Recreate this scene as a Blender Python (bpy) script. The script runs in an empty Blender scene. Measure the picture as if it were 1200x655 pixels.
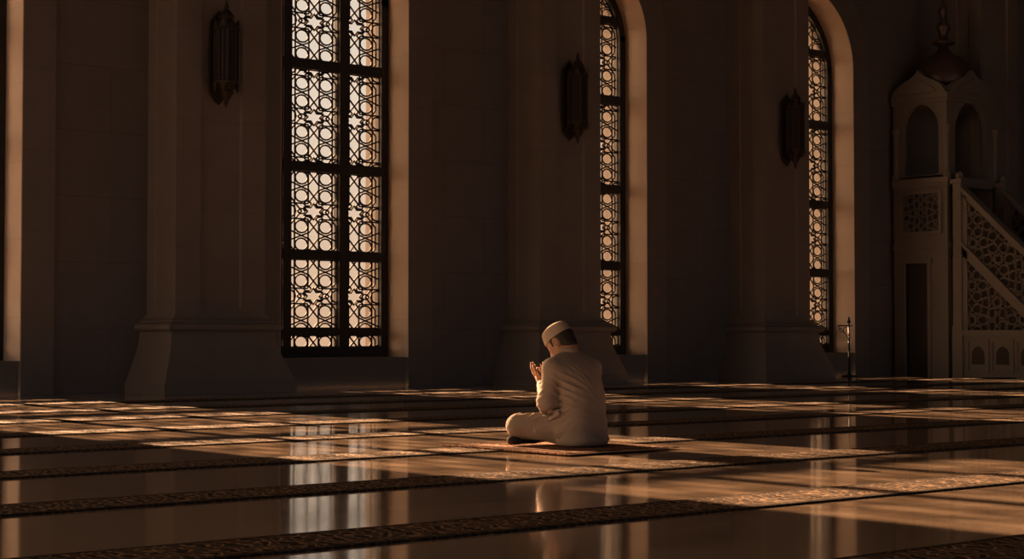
import bpy, bmesh, math, random
import numpy as np
from mathutils import Vector, Matrix, noise
random.seed(7)
PI = math.pi
C = bpy.context.scene.collection
SC = bpy.context.scene

# ------------------------------------------------------------------ camera, light, exposure
cam_d = bpy.data.cameras.new('camera'); cam = bpy.data.objects.new('camera', cam_d); C.objects.link(cam)
cam.location = (0, -19.75, .735)
cam.rotation_euler = (PI/2 + .0325, 0, -.69)
cam_d.lens = 60; cam_d.sensor_width = 36; cam_d.clip_end = 300
SC.camera = cam
SC.view_settings.view_transform = 'Standard'; SC.view_settings.look = 'None'
SC.view_settings.gamma = 1; SC.view_settings.exposure = 0.0; SC.view_settings.use_curve_mapping = False

SUN_EL, SUN_AZ = math.radians(18), math.radians(0.6)      # low sun, almost square on to the window wall
sd = Vector((math.sin(SUN_AZ)*math.cos(SUN_EL), -math.cos(SUN_AZ)*math.cos(SUN_EL), -math.sin(SUN_EL)))
sun_d = bpy.data.lights.new('sun', 'SUN'); sun = bpy.data.objects.new('sun', sun_d); C.objects.link(sun)
sun.rotation_euler = sd.to_track_quat('-Z', 'Y').to_euler(); sun.location = (12, 30, 12)
sun_d.energy = 50.0; sun_d.color = (1, .58, .32); sun_d.angle = math.radians(.6)

wd = bpy.data.worlds.new('world'); SC.world = wd; wd.use_nodes = True
nt = wd.node_tree; nt.nodes.clear()
wo = nt.nodes.new('ShaderNodeOutputWorld'); bgn = nt.nodes.new('ShaderNodeBackground')
tc = nt.nodes.new('ShaderNodeTexCoord'); sx = nt.nodes.new('ShaderNodeSeparateXYZ'); rp = nt.nodes.new('ShaderNodeValToRGB')
nt.links.new(tc.outputs['Generated'], sx.inputs[0]); nt.links.new(sx.outputs['Z'], rp.inputs[0])
nt.links.new(rp.outputs[0], bgn.inputs[0]); nt.links.new(bgn.outputs[0], wo.inputs[0])
e = rp.color_ramp.elements
e[0].position = 0; e[0].color = (.80, .52, .34, 1); e[1].position = 1; e[1].color = (.45, .47, .52, 1)
m_ = e.new(.05); m_.color = (.84, .62, .45, 1); m_ = e.new(.14); m_.color = (.90, .77, .64, 1); m_ = e.new(.4); m_.color = (.68, .62, .56, 1)
bgn.inputs[1].default_value = 1.0
# warm glow added low in the unseen western sky to brighten the window reveals
gd = Vector((-math.sin(math.radians(55)), math.cos(math.radians(55)), .06)).normalized()
vd = nt.nodes.new('ShaderNodeVectorMath'); vd.operation = 'DOT_PRODUCT'; vd.inputs[1].default_value = gd
vc = nt.nodes.new('ShaderNodeMath'); vc.operation = 'MAXIMUM'; vc.inputs[1].default_value = 0
vp = nt.nodes.new('ShaderNodeMath'); vp.operation = 'POWER'; vp.inputs[1].default_value = 7
bg2 = nt.nodes.new('ShaderNodeBackground'); bg2.inputs[0].default_value = (1, .60, .34, 1)
vm = nt.nodes.new('ShaderNodeMath'); vm.operation = 'MULTIPLY'; vm.inputs[1].default_value = 9.5
ads = nt.nodes.new('ShaderNodeAddShader')
nt.links.new(tc.outputs['Generated'], vd.inputs[0]); nt.links.new(vd.outputs['Value'], vc.inputs[0]); nt.links.new(vc.outputs[0], vp.inputs[0])
nt.links.new(vp.outputs[0], vm.inputs[0]); nt.links.new(vm.outputs[0], bg2.inputs[1])
cm = nt.nodes.new('ShaderNodeMapRange'); cm.inputs[1].default_value = .15; cm.inputs[2].default_value = -.35
cx_ = nt.nodes.new('ShaderNodeMix'); cx_.data_type = 'RGBA'; cx_.inputs[7].default_value = (.50, .56, .66, 1)
nt.links.new(sx.outputs['Y'], cm.inputs[0]); nt.links.new(cm.outputs[0], cx_.inputs[0]); nt.links.new(rp.outputs[0], cx_.inputs[6]); nt.links.new(cx_.outputs[2], bgn.inputs[0])
nt.links.new(bgn.outputs[0], ads.inputs[0]); nt.links.new(bg2.outputs[0], ads.inputs[1]); nt.links.new(ads.outputs[0], wo.inputs[0])
SC.cycles.use_denoising = True
SC.cycles.max_bounces = 10; SC.cycles.diffuse_bounces = 5; SC.cycles.transparent_max_bounces = 16
SC.cycles.sample_clamp_indirect = 4.0

# ------------------------------------------------------------------ helpers
def mesh_obj(name, bm, mat, parent=None, smooth=False):
    me = bpy.data.meshes.new(name)
    bmesh.ops.recalc_face_normals(bm, faces=bm.faces[:]); bm.to_mesh(me); bm.free()
    me.materials.append(mat)
    if smooth:
        for p in me.polygons: p.use_smooth = True
    o = bpy.data.objects.new(name, me); C.objects.link(o)
    if parent: o.parent = parent
    return o
def struct(name, bm, mat, parent=None, smooth=False):
    o = mesh_obj(name, bm, mat, parent, smooth)
    if not parent: o['kind'] = 'structure'
    return o
def tag(o, label, cat, group=None):
    o['label'] = label; o['category'] = cat
    if group: o['group'] = group
    return o
def empty(name, loc=(0, 0, 0), rz=0):
    o = bpy.data.objects.new(name, None); C.objects.link(o); o.location = loc; o.rotation_euler = (0, 0, rz)
    o.empty_display_size = .2
    return o
def B(): return bmesh.new()
def box(bm, x0, x1, y0, y1, z0, z1):
    v = [bm.verts.new(p) for p in ((x0,y0,z0),(x1,y0,z0),(x1,y1,z0),(x0,y1,z0),(x0,y0,z1),(x1,y0,z1),(x1,y1,z1),(x0,y1,z1))]
    for f in ((0,3,2,1),(4,5,6,7),(0,1,5,4),(1,2,6,5),(2,3,7,6),(3,0,4,7)): bm.faces.new([v[i] for i in f])
def prism(bm, pts, f0, f1):
    """pts: 2D outline; f0/f1 map a 2D point to the two 3D ends"""
    a = [bm.verts.new(f0(*p)) for p in pts]; b = [bm.verts.new(f1(*p)) for p in pts]; n = len(pts)
    bm.faces.new(a); bm.faces.new(b[::-1])
    for i in range(n): bm.faces.new([a[i], b[i], b[(i+1) % n], a[(i+1) % n]])
def prism_y(bm, pts, y0, y1): prism(bm, pts, lambda x, z: (x, y0, z), lambda x, z: (x, y1, z))
def prism_x(bm, pts, x0, x1): prism(bm, pts, lambda y, z: (x0, y, z), lambda y, z: (x1, y, z))
def prism_z(bm, pts, z0, z1): prism(bm, pts, lambda x, y: (x, y, z0), lambda x, y: (x, y, z1))
def lathe(bm, prof, n=24, c=(0, 0, 0), phase=0):
    rings = []
    for r, z in prof:
        rings.append([bm.verts.new((c[0] + r*math.cos(2*PI*i/n+phase), c[1] + r*math.sin(2*PI*i/n+phase), c[2] + z)) for i in range(n)])
    for a, b in zip(rings, rings[1:]):
        for i in range(n): bm.faces.new([a[i], a[(i+1) % n], b[(i+1) % n], b[i]])
    bm.faces.new(rings[0][::-1]); bm.faces.new(rings[-1])
def tube(bm, pts, r, n=10):
    pts = [Vector(p) for p in pts]; rings = []; prev = None
    for i, p in enumerate(pts):
        t = (pts[min(i+1, len(pts)-1)] - pts[max(i-1, 0)]).normalized()
        ref = prev if prev is not None else (Vector((0,0,1)) if abs(t.z) < .9 else Vector((1,0,0)))
        u = (ref - t*ref.dot(t)).normalized(); v = t.cross(u); prev = u
        rr = r[i] if isinstance(r, (list, tuple)) else r
        rings.append([bm.verts.new(p + u*rr*math.cos(2*PI*k/n) + v*rr*math.sin(2*PI*k/n)) for k in range(n)])
    for a, b in zip(rings, rings[1:]):
        for k in range(n): bm.faces.new([a[k], a[(k+1) % n], b[(k+1) % n], b[k]])
    bm.faces.new(rings[0][::-1]); bm.faces.new(rings[-1])

def mat(name, col=(.5,.5,.5), rough=.6, metal=0., spec=.5):
    m = bpy.data.materials.new(name); m.use_nodes = True
    p = m.node_tree.nodes['Principled BSDF']
    p.inputs['Base Color'].default_value = (*col, 1); p.inputs['Roughness'].default_value = rough
    p.inputs['Metallic'].default_value = metal; p.inputs['Specular IOR Level'].default_value = spec
    return m
def N(m, t, **kw):
    n = m.node_tree.nodes.new(t)
    for k, v in kw.items():
        if k in n.inputs: n.inputs[k].default_value = v
        else: setattr(n, k, v)
    return n
def L(m, a, b): m.node_tree.links.new(a, b)
def P(m): return m.node_tree.nodes['Principled BSDF']
def ramp(m, stops, src):
    r = N(m, 'ShaderNodeValToRGB'); e = r.color_ramp.elements
    e[0].position, e[0].color = stops[0][0], (*stops[0][1], 1); e[1].position, e[1].color = stops[-1][0], (*stops[-1][1], 1)
    for s, c in stops[1:-1]: x = e.new(s); x.color = (*c, 1)
    L(m, src, r.inputs[0]); return r
def bump(m, src, strength, dist=.01):
    b = N(m, 'ShaderNodeBump'); b.inputs['Strength'].default_value = strength; b.inputs['Distance'].default_value = dist
    L(m, src, b.inputs['Height']); L(m, b.outputs[0], P(m).inputs['Normal'])

def stone(name, c1, c2, mortar, bw=1.5, bh=.82, rough=.7, joint=.004):
    m = mat(name, c1, rough, spec=.3)
    tc = N(m, 'ShaderNodeTexCoord'); s = N(m, 'ShaderNodeSeparateXYZ'); L(m, tc.outputs['Object'], s.inputs[0])
    a = N(m, 'ShaderNodeMath', operation='ADD'); L(m, s.outputs['X'], a.inputs[0]); L(m, s.outputs['Y'], a.inputs[1])
    c = N(m, 'ShaderNodeCombineXYZ'); L(m, a.outputs[0], c.inputs['X']); L(m, s.outputs['Z'], c.inputs['Y'])
    br = N(m, 'ShaderNodeTexBrick'); L(m, c.outputs[0], br.inputs['Vector'])
    for k, v in (('Color1', (*c1, 1)), ('Color2', (*c2, 1)), ('Mortar', (*mortar, 1)), ('Scale', 1.), ('Mortar Size', joint), ('Brick Width', bw), ('Row Height', bh), ('Mortar Smooth', .3)):
        br.inputs[k].default_value = v
    no = N(m, 'ShaderNodeTexNoise'); no.inputs['Scale'].default_value = 2.3; no.inputs['Detail'].default_value = 8
    L(m, tc.outputs['Object'], no.inputs['Vector'])
    mx = N(m, 'ShaderNodeMix', data_type='RGBA', blend_type='MULTIPLY'); mx.inputs['Factor'].default_value = .35
    rr = ramp(m, [(.3, (.7, .68, .66)), (.7, (1, 1, 1))], no.outputs[0])
    L(m, br.outputs['Color'], mx.inputs[6]); L(m, rr.outputs[0], mx.inputs[7]); L(m, mx.outputs[2], P(m).inputs['Base Color'])
    iv = N(m, 'ShaderNodeMath', operation='SUBTRACT'); iv.inputs[0].default_value = 1; L(m, br.outputs['Fac'], iv.inputs[1])
    ad = N(m, 'ShaderNodeMath', operation='MULTIPLY_ADD'); L(m, no.outputs[0], ad.inputs[0]); ad.inputs[1].default_value = .15; L(m, iv.outputs[0], ad.inputs[2])
    bump(m, ad.outputs[0], .35, .008)
    return m

M = {}
M['wall'] = stone('limestone_wall', (.195,.172,.15), (.186,.164,.143), (.12,.102,.088))
M['column'] = stone('limestone_column', (.25,.212,.175), (.242,.205,.168), (.18,.15,.125), 2.6, 1.15, joint=.003)
M['reveal'] = stone('brightened_jamb_stone', (.68,.54,.42), (.66,.52,.40), (.5,.38,.28), 3, .95, joint=.003)  # paler than the wall so the reveals read as lit
M['trim'] = stone('limestone_trim', (.225,.195,.165), (.215,.187,.158), (.15,.13,.11), 5, 1.0, joint=.003)
M['minbar'] = mat('carved_stone', (.22,.19,.155), .65, spec=.3)
M['minbar_shade'] = mat('shade_darkened_stone', (.07,.056,.044), .75, spec=.2)  # the carved stone again, darkened to stand for shade in recesses
M['frame'] = mat('dark_bronze_frame', (.032,.028,.024), .6, .2)
M['lattice'] = mat('dark_bronze_lattice', (.03,.022,.016), .6, 0., .25)
M['bronze'] = mat('aged_bronze', (.06,.042,.028), .6, .5)
M['iron'] = mat('black_iron', (.03,.026,.022), .5, .5)
M['lamp_glass'] = mat('smoked_glass', (.045,.034,.026), .45, spec=.3)
M['plaster'] = mat('ceiling_plaster', (.22,.19,.17), .8)
M['dome'] = mat('lead_dome', (.14,.095,.065), .4, .5)

# clear glass: mostly see-through with a faint sheen
g = bpy.data.materials.new('window_glass'); g.use_nodes = True; t = g.node_tree; t.nodes.clear()
go = t.nodes.new('ShaderNodeOutputMaterial'); gt = t.nodes.new('ShaderNodeBsdfTransparent'); gg = t.nodes.new('ShaderNodeBsdfGlossy')
gt.inputs[0].default_value = (.96,.95,.93,1); gg.inputs['Roughness'].default_value = .05
gm = t.nodes.new('ShaderNodeMixShader'); gm.inputs[0].default_value = .04
t.links.new(gt.outputs[0], gm.inputs[1]); t.links.new(gg.outputs[0], gm.inputs[2]); t.links.new(gm.outputs[0], go.inputs[0])
M['glass'] = g

# polished marble floor: fine veins drawn out along the hall
m = M['marble'] = mat('polished_marble', (.42,.31,.22), .1, spec=.5)
P(m).inputs['IOR'].default_value = 1.8; P(m).inputs['Coat Weight'].default_value = .45; P(m).inputs['Coat Roughness'].default_value = .06; P(m).inputs['Specular Tint'].default_value = (1, .86, .72, 1)
tc = N(m, 'ShaderNodeTexCoord'); mp = N(m, 'ShaderNodeMapping'); mp.inputs['Scale'].default_value = (.22, 2.2, 1)
L(m, tc.outputs['Object'], mp.inputs[0])
no = N(m, 'ShaderNodeTexNoise'); no.inputs['Scale'].default_value = 1.6; no.inputs['Detail'].default_value = 9; no.inputs['Roughness'].default_value = .62
no.inputs['Distortion'].default_value = .6
L(m, mp.outputs[0], no.inputs['Vector'])
r = ramp(m, [(.28, (.27,.19,.13)), (.47, (.40,.295,.21)), (.56, (.44,.33,.24)), (.75, (.52,.40,.30))], no.outputs[0])
L(m, r.outputs[0], P(m).inputs['Base Color'])
r2 = ramp(m, [(.3, (.07,.07,.07)), (.75, (.12,.12,.12))], no.outputs[0]); L(m, r2.outputs[0], P(m).inputs['Roughness'])
n2 = N(m, 'ShaderNodeTexNoise'); n2.inputs['Scale'].default_value = 1.2; n2.inputs['Detail'].default_value = 3; L(m, tc.outputs['Object'], n2.inputs['Vector'])
bump(m, n2.outputs[0], .03, .01)

def arabesque(name, ground, figure, dark, scale, edge=None, rough=.95, asp=.55):
    """woven pile with a scrolling two-tone figure; edge=(half width, border width) draws borders along the long sides"""
    m = mat(name, ground, rough, spec=.1)
    tc = N(m, 'ShaderNodeTexCoord'); mp = N(m, 'ShaderNodeMapping'); mp.inputs['Scale'].default_value = (scale*asp, scale, 1)
    L(m, tc.outputs['Object'], mp.inputs[0])
    no = N(m, 'ShaderNodeTexNoise'); no.inputs['Scale'].default_value = 1.0; no.inputs['Detail'].default_value = 1.5; L(m, mp.outputs[0], no.inputs['Vector'])
    mx = N(m, 'ShaderNodeMix', data_type='RGBA', blend_type='ADD'); mx.inputs['Factor'].default_value = .9
    L(m, mp.outputs[0], mx.inputs[6]); L(m, no.outputs['Color'], mx.inputs[7])
    vo = N(m, 'ShaderNodeTexVoronoi', feature='DISTANCE_TO_EDGE'); vo.inputs['Scale'].default_value = 1.0; L(m, mx.outputs[2], vo.inputs['Vector'])
    wv = N(m, 'ShaderNodeTexWave', wave_type='RINGS', rings_direction='Z'); wv.inputs['Scale'].default_value = .45; wv.inputs['Distortion'].default_value = 5; wv.inputs['Detail'].default_value = 2
    L(m, mx.outputs[2], wv.inputs['Vector'])
    mul = N(m, 'ShaderNodeMath', operation='MULTIPLY_ADD'); L(m, vo.outputs['Distance'], mul.inputs[0]); mul.inputs[1].default_value = 1.6; L(m, wv.outputs['Fac'], mul.inputs[2])
    r = ramp(m, [(.18, dark), (.42, dark), (.5, figure), (.8, figure), (.92, ground)], mul.outputs[0])
    col = r.outputs[0]
    if edge:
        s = N(m, 'ShaderNodeSeparateXYZ'); L(m, tc.outputs['Object'], s.inputs[0])
        ab = N(m, 'ShaderNodeMath', operation='ABSOLUTE'); L(m, s.outputs['Y'], ab.inputs[0])
        dv = N(m, 'ShaderNodeMath', operation='DIVIDE'); L(m, ab.outputs[0], dv.inputs[0]); dv.inputs[1].default_value = edge[0]
        er = ramp(m, [(0, (0,0,0)), (edge[1], (0,0,0)), (edge[1]+.01, (1,1,1)), (edge[1]+.06, (1,1,1)), (edge[1]+.07, (.4,.4,.4)), (edge[1]+.10, (.4,.4,.4)), (edge[1]+.11, (.9,.9,.9)), (edge[1]+.13, (.9,.9,.9)), (edge[1]+.14, (.8,.8,.8))], dv.outputs[0])
        m2 = N(m, 'ShaderNodeMix', data_type='RGBA'); L(m, er.outputs[0], m2.inputs[0]); L(m, col, m2.inputs[6]); m2.inputs[7].default_value = (*dark, 1); col = m2.outputs[2]
    L(m, col, P(m).inputs['Base Color'])
    fz = N(m, 'ShaderNodeTexNoise'); fz.inputs['Scale'].default_value = 220; L(m, tc.outputs['Object'], fz.inputs['Vector'])
    ad = N(m, 'ShaderNodeMath', operation='MULTIPLY_ADD'); L(m, fz.outputs[0], ad.inputs[0]); ad.inputs[1].default_value = .3; L(m, mul.outputs[0], ad.inputs[2])
    bump(m, ad.outputs[0], .6, .006)
    return m
M['runner'] = arabesque('runner_pile', (.08,.056,.038), (.30,.20,.125), (.03,.023,.018), 13, (.21, .82))
M['rug'] = arabesque('prayer_rug_pile', (.20,.105,.065), (.40,.25,.15), (.13,.06,.038), 15, asp=1.0)
def cloth(name, c, sc=300):
    m = mat(name, c, .9, spec=.15); P(m).inputs['Sheen Weight'].default_value = .06; P(m).inputs['Sheen Tint'].default_value = (*c, 1)
    tc = N(m, 'ShaderNodeTexCoord'); no = N(m, 'ShaderNodeTexNoise'); no.inputs['Scale'].default_value = sc; L(m, tc.outputs['Object'], no.inputs['Vector'])
    wr_ = N(m, 'ShaderNodeTexNoise'); wr_.inputs['Scale'].default_value = 5; wr_.inputs['Detail'].default_value = 1.5; wr_.inputs['Distortion'].default_value = 1.0
    L(m, tc.outputs['Object'], wr_.inputs['Vector'])
    ad = N(m, 'ShaderNodeMath', operation='MULTIPLY_ADD'); L(m, no.outputs[0], ad.inputs[0]); ad.inputs[1].default_value = .04; L(m, wr_.outputs[0], ad.inputs[2])
    bump(m, ad.outputs[0], .55 if sc == 300 else .15, .035); return m
M['shirt'] = cloth('cream_cotton', (.325,.265,.215)); M['trousers'] = cloth('cream_twill', (.32,.26,.21))
M['cap'] = cloth('knitted_cap', (.42,.34,.27), 160); M['sock'] = cloth('dark_sock', (.05,.035,.028))
M['skin'] = mat('skin', (.36,.19,.115), .55); P(M['skin']).inputs['Subsurface Weight'].default_value = .08
P(M['skin']).inputs['Subsurface Radius'].default_value = (.012,.005,.003)
M['hair'] = mat('black_hair', (.018,.014,.012), .6)
M['terrace'] = stone('terrace_paving', (.45,.35,.26), (.43,.33,.25), (.3,.23,.17), 1, 1)

# ------------------------------------------------------------------ room shell
X0, X1, Y0, H, T = -12., 42., -44., 13., 1.05
WIN = [dict(x0=5.15, x1=8.57), dict(x0=12.22, x1=14.36), dict(x0=17.54, x1=19.09), dict(x0=22.36, x1=24.26)]
ZS = 5.5                                            # height where the arches spring
def arch(x0, x1, zs, n=14, k=1.6/2.14, off=0):
    """pointed arch from (x1, zs) over the top to (x0, zs)"""
    w = x1 - x0; R = w*k; a = math.acos((R - w/2)/R)
    pts = [(x1 - R + R*math.cos(a*i/n), zs + R*math.sin(a*i/n)) for i in range(n+1)]
    return pts + [(x0 + R - R*math.cos(a*i/n), zs + R*math.sin(a*i/n)) for i in range(n-1, -1, -1)]

bm = B(); box(bm, X0, X1, Y0, 0, -.2, 0); struct('floor', bm, M['marble'])
bm = B(); box(bm, X0-.4, X1+.4, Y0-.4, T, H, H+.3); struct('ceiling', bm, M['plaster'])
bm = B()
xs = [X0] + [v for w in WIN for v in (w['x0'], w['x1'])] + [X1]
for a, b in zip(xs[0::2], xs[1::2]): prism_y(bm, [(a, -.2), (b, -.2), (b, H), (a, H)], 0, T)
for w in WIN:
    pts = arch(w['x0'], w['x1'], ZS)
    for p, q in zip(pts, pts[1:]): prism_y(bm, [p, q, (q[0], H), (p[0], H)], 0, T)
struct('wall_north', bm, M['wall'])
# unseen west wall; its arches are added to brighten the hall's shadows
bm = B(); ys = [Y0-.4, -10.4, -6.4, -5.2, -1.2, T]
for a, b in zip(ys[0::2], ys[1::2]): box(bm, X0-.4, X0, a, b, -.2, H)
for a, b in zip(ys[1::2], ys[2::2]):
    pts = arch(a, b, 8.0)
    for p, q in zip(pts, pts[1:]): prism_x(bm, [p, q, (q[0], H), (p[0], H)], X0-.4, X0)
struct('wall_west', bm, M['wall'])
bm = B(); box(bm, X0-60, X0-.4, Y0-.4, T, -.3, -.05); struct('courtyard', bm, M['terrace'])
bm = B(); box(bm, X1, X1+.4, Y0-.4, T, -.2, H); struct('wall_east', bm, M['wall'])
bm = B(); xs = [X0, -4, .5, 2, 6.5, 8, 12.5, 14, 18.5, 20, 24.5, X1]                # unseen rear wall, tall openings added for cool fill light
for a, b in zip(xs[0::2], xs[1::2]): box(bm, a, b, Y0-.4, Y0, -.2, H)
for a, b in zip(xs[1::2], xs[2::2]):
    pts = arch(a, b, 7.0)
    for p, q in zip(pts, pts[1:]): prism_y(bm, [p, q, (q[0], H), (p[0], H)], Y0-.4, Y0)
struct('wall_south', bm, M['wall'])
bm = B(); box(bm, X0-60, X1+60, Y0-60, Y0-.4, -.3, -.05); struct('forecourt', bm, M['terrace'])
bm = B(); box(bm, X0-20, X1+20, T, 90, -.3, -.05); struct('terrace', bm, M['terrace'])

# flat stone surround standing a little proud of the wall around each opening
for i, w in enumerate(WIN):
    bm = B(); b_ = .42
    o = arch(w['x0']-b_, w['x1']+b_, ZS); n = arch(w['x0'], w['x1'], ZS)
    ring = [(w['x1']+b_, 0)] + o + [(w['x0']-b_, 0)]; inn = [(w['x1'], 0)] + n + [(w['x0'], 0)]
    for (p, q, r_, s_) in zip(ring, ring[1:], inn[1:], inn): prism_y(bm, [p, q, r_, s_], -.035, -.0005)
    struct('trim_%d' % (i+1), bm, M['trim'])

# ------------------------------------------------------------------ windows with girih lattice
def hankin(n, c, verts, th):
    """star segments inside one regular tile"""
    segs = []; mids = [((verts[i][0]+verts[(i+1) % n][0])/2, (verts[i][1]+verts[(i+1) % n][1])/2) for i in range(n)]
    ap = math.hypot(mids[0][0]-c[0], mids[0][1]-c[1]); half = PI/n
    beta = PI/2 - th                      # ray leaves the midpoint at angle beta from the inward normal
    rr = ap*math.sin(beta)/math.sin(PI - beta - half) if beta + half < PI else 0
    for i in range(n):
        a, b = mids[i], mids[(i+1) % n]
        a0 = math.atan2(a[1]-c[1], a[0]-c[0]); b0 = math.atan2(b[1]-c[1], b[0]-c[0])
        mid = math.atan2(math.sin(a0)+math.sin(b0), math.cos(a0)+math.cos(b0))
        p = (c[0]+rr*math.cos(mid), c[1]+rr*math.sin(mid)); segs += [(a, p), (p, b)]
    return segs
def girih():
    """3.4.6.4 tiling with edge 1 around a hexagon at the origin"""
    segs = []; per = 1 + math.sqrt(3); th = math.radians(60)
    c0 = [(per*math.cos(math.radians(30+60*k)), per*math.sin(math.radians(30+60*k))) for k in (0, 1)]
    done = set()
    for i in range(-5, 6):
        for j in range(-5, 6):
            cx = i*c0[0][0] + j*c0[1][0]; cy = i*c0[0][1] + j*c0[1][1]
            if abs(cx) > 6 or abs(cy) > 9: continue
            hx = [(cx+math.cos(math.radians(60*k)), cy+math.sin(math.radians(60*k))) for k in range(6)]
            segs += hankin(6, (cx, cy), hx, th)
            for k in range(6):                                   # a smaller star nested in the large one, small hexagons on its shoulders
                a0, a1 = math.radians(30+60*k), math.radians(60+60*k); a2 = math.radians(60*k)
                t_ = (cx+.46*math.cos(a0), cy+.46*math.sin(a0))
                segs += [(t_, (cx+.25*math.cos(a1), cy+.25*math.sin(a1))), (t_, (cx+.25*math.cos(a2), cy+.25*math.sin(a2)))]
                n_ = (cx+.5*math.cos(a2), cy+.5*math.sin(a2)); h6 = [(n_[0]+.155*math.cos(a2+q*PI/3), n_[1]+.155*math.sin(a2+q*PI/3)) for q in range(6)]
                segs += list(zip(h6, h6[1:]+h6[:1]))
            for k in range(6):
                d = math.radians(30+60*k); sc = (cx+per/2*math.cos(d), cy+per/2*math.sin(d))
                key = (round(sc[0], 3), round(sc[1], 3))
                if key not in done:
                    done.add(key)
                    segs += hankin(4, sc, [(sc[0]+math.cos(d+PI/4+q*PI/2)/math.sqrt(2), sc[1]+math.sin(d+PI/4+q*PI/2)/math.sqrt(2)) for q in range(4)], th)
                d = math.radians(60*k); tcn = (cx+(1+1/math.sqrt(3))*math.cos(d), cy+(1+1/math.sqrt(3))*math.sin(d))
                key = (round(tcn[0], 3), round(tcn[1], 3), 3)
                if key not in done:
                    done.add(key)
                    segs += hankin(3, tcn, [(tcn[0]+math.cos(d+PI+q*2*PI/3)/math.sqrt(3), tcn[1]+math.sin(d+PI+q*2*PI/3)/math.sqrt(3)) for q in range(3)], th)
    for sx_ in (-1, 1):                                          # uprights running tangent to the eyelets
        segs += [((sx_*.78, -3.2), (sx_*.78, 3.2)), ((sx_*.22, .60), (sx_*.22, 3.2)), ((sx_*.22, -.60), (sx_*.22, -3.2))]
    return segs
GIRIH = girih()
def clip(seg, poly):
    """Cyrus-Beck against a convex counter-clockwise outline"""
    (x0, y0), (x1, y1) = seg; t0, t1 = 0., 1.; dx, dy = x1-x0, y1-y0
    for (ax, ay), (bx, by) in zip(poly, poly[1:]+poly[:1]):
        nx, ny = -(by-ay), bx-ax
        num = nx*(x0-ax)+ny*(y0-ay); den = nx*dx+ny*dy
        if abs(den) < 1e-12:
            if num < 0: return None
        else:
            t = -num/den
            if den > 0: t0 = max(t0, t)
            else: t1 = min(t1, t)
    if t1 - t0 < 1e-3: return None
    return (x0+dx*t0, y0+dy*t0), (x0+dx*t1, y0+dy*t1)
VERTS = sorted({(round(x, 4), round(y, 4)) for c in [(i*(1+math.sqrt(3))*math.cos(PI/6), i*(1+math.sqrt(3))*.5 + j*(1+math.sqrt(3))) for i in range(-4, 5) for j in range(-6, 7)] for x, y in [(c[0]+math.cos(k*PI/3), c[1]+math.sin(k*PI/3)) for k in range(6)] if abs(x) < 6 and abs(y) < 9})
def RING(ax, az, n=12):
    """a round eyelet on every vertex of the tiling"""
    r = .35*az; out = []
    for vx, vy in VERTS:
        p = [(vx+r*1.2*math.cos(2*PI*i/n)/ax, vy+r*math.sin(2*PI*i/n)/az) for i in range(n)]
        out += list(zip(p, p[1:]+p[:1]))
    return out
def straps(bm, poly, cx, cz, ax, az, w, y0, y1):
    for (p, q) in GIRIH + RING(ax, az):
        s = clip(((cx+p[0]*ax, cz+p[1]*az), (cx+q[0]*ax, cz+q[1]*az)), poly)
        if not s: continue
        (x0, z0), (x1, z1) = s; l = math.hypot(x1-x0, z1-z0)
        if l < .004: continue
        ux, uz = (x1-x0)/l, (z1-z0)/l; e_ = w*.3
        x0 -= ux*e_; z0 -= uz*e_; x1 += ux*e_; z1 += uz*e_; px, pz = -uz*w/2, ux*w/2
        prism_y(bm, [(x0+px, z0+pz), (x0-px, z0-pz), (x1-px, z1-pz), (x1+px, z1+pz)], y0, y1)

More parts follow.
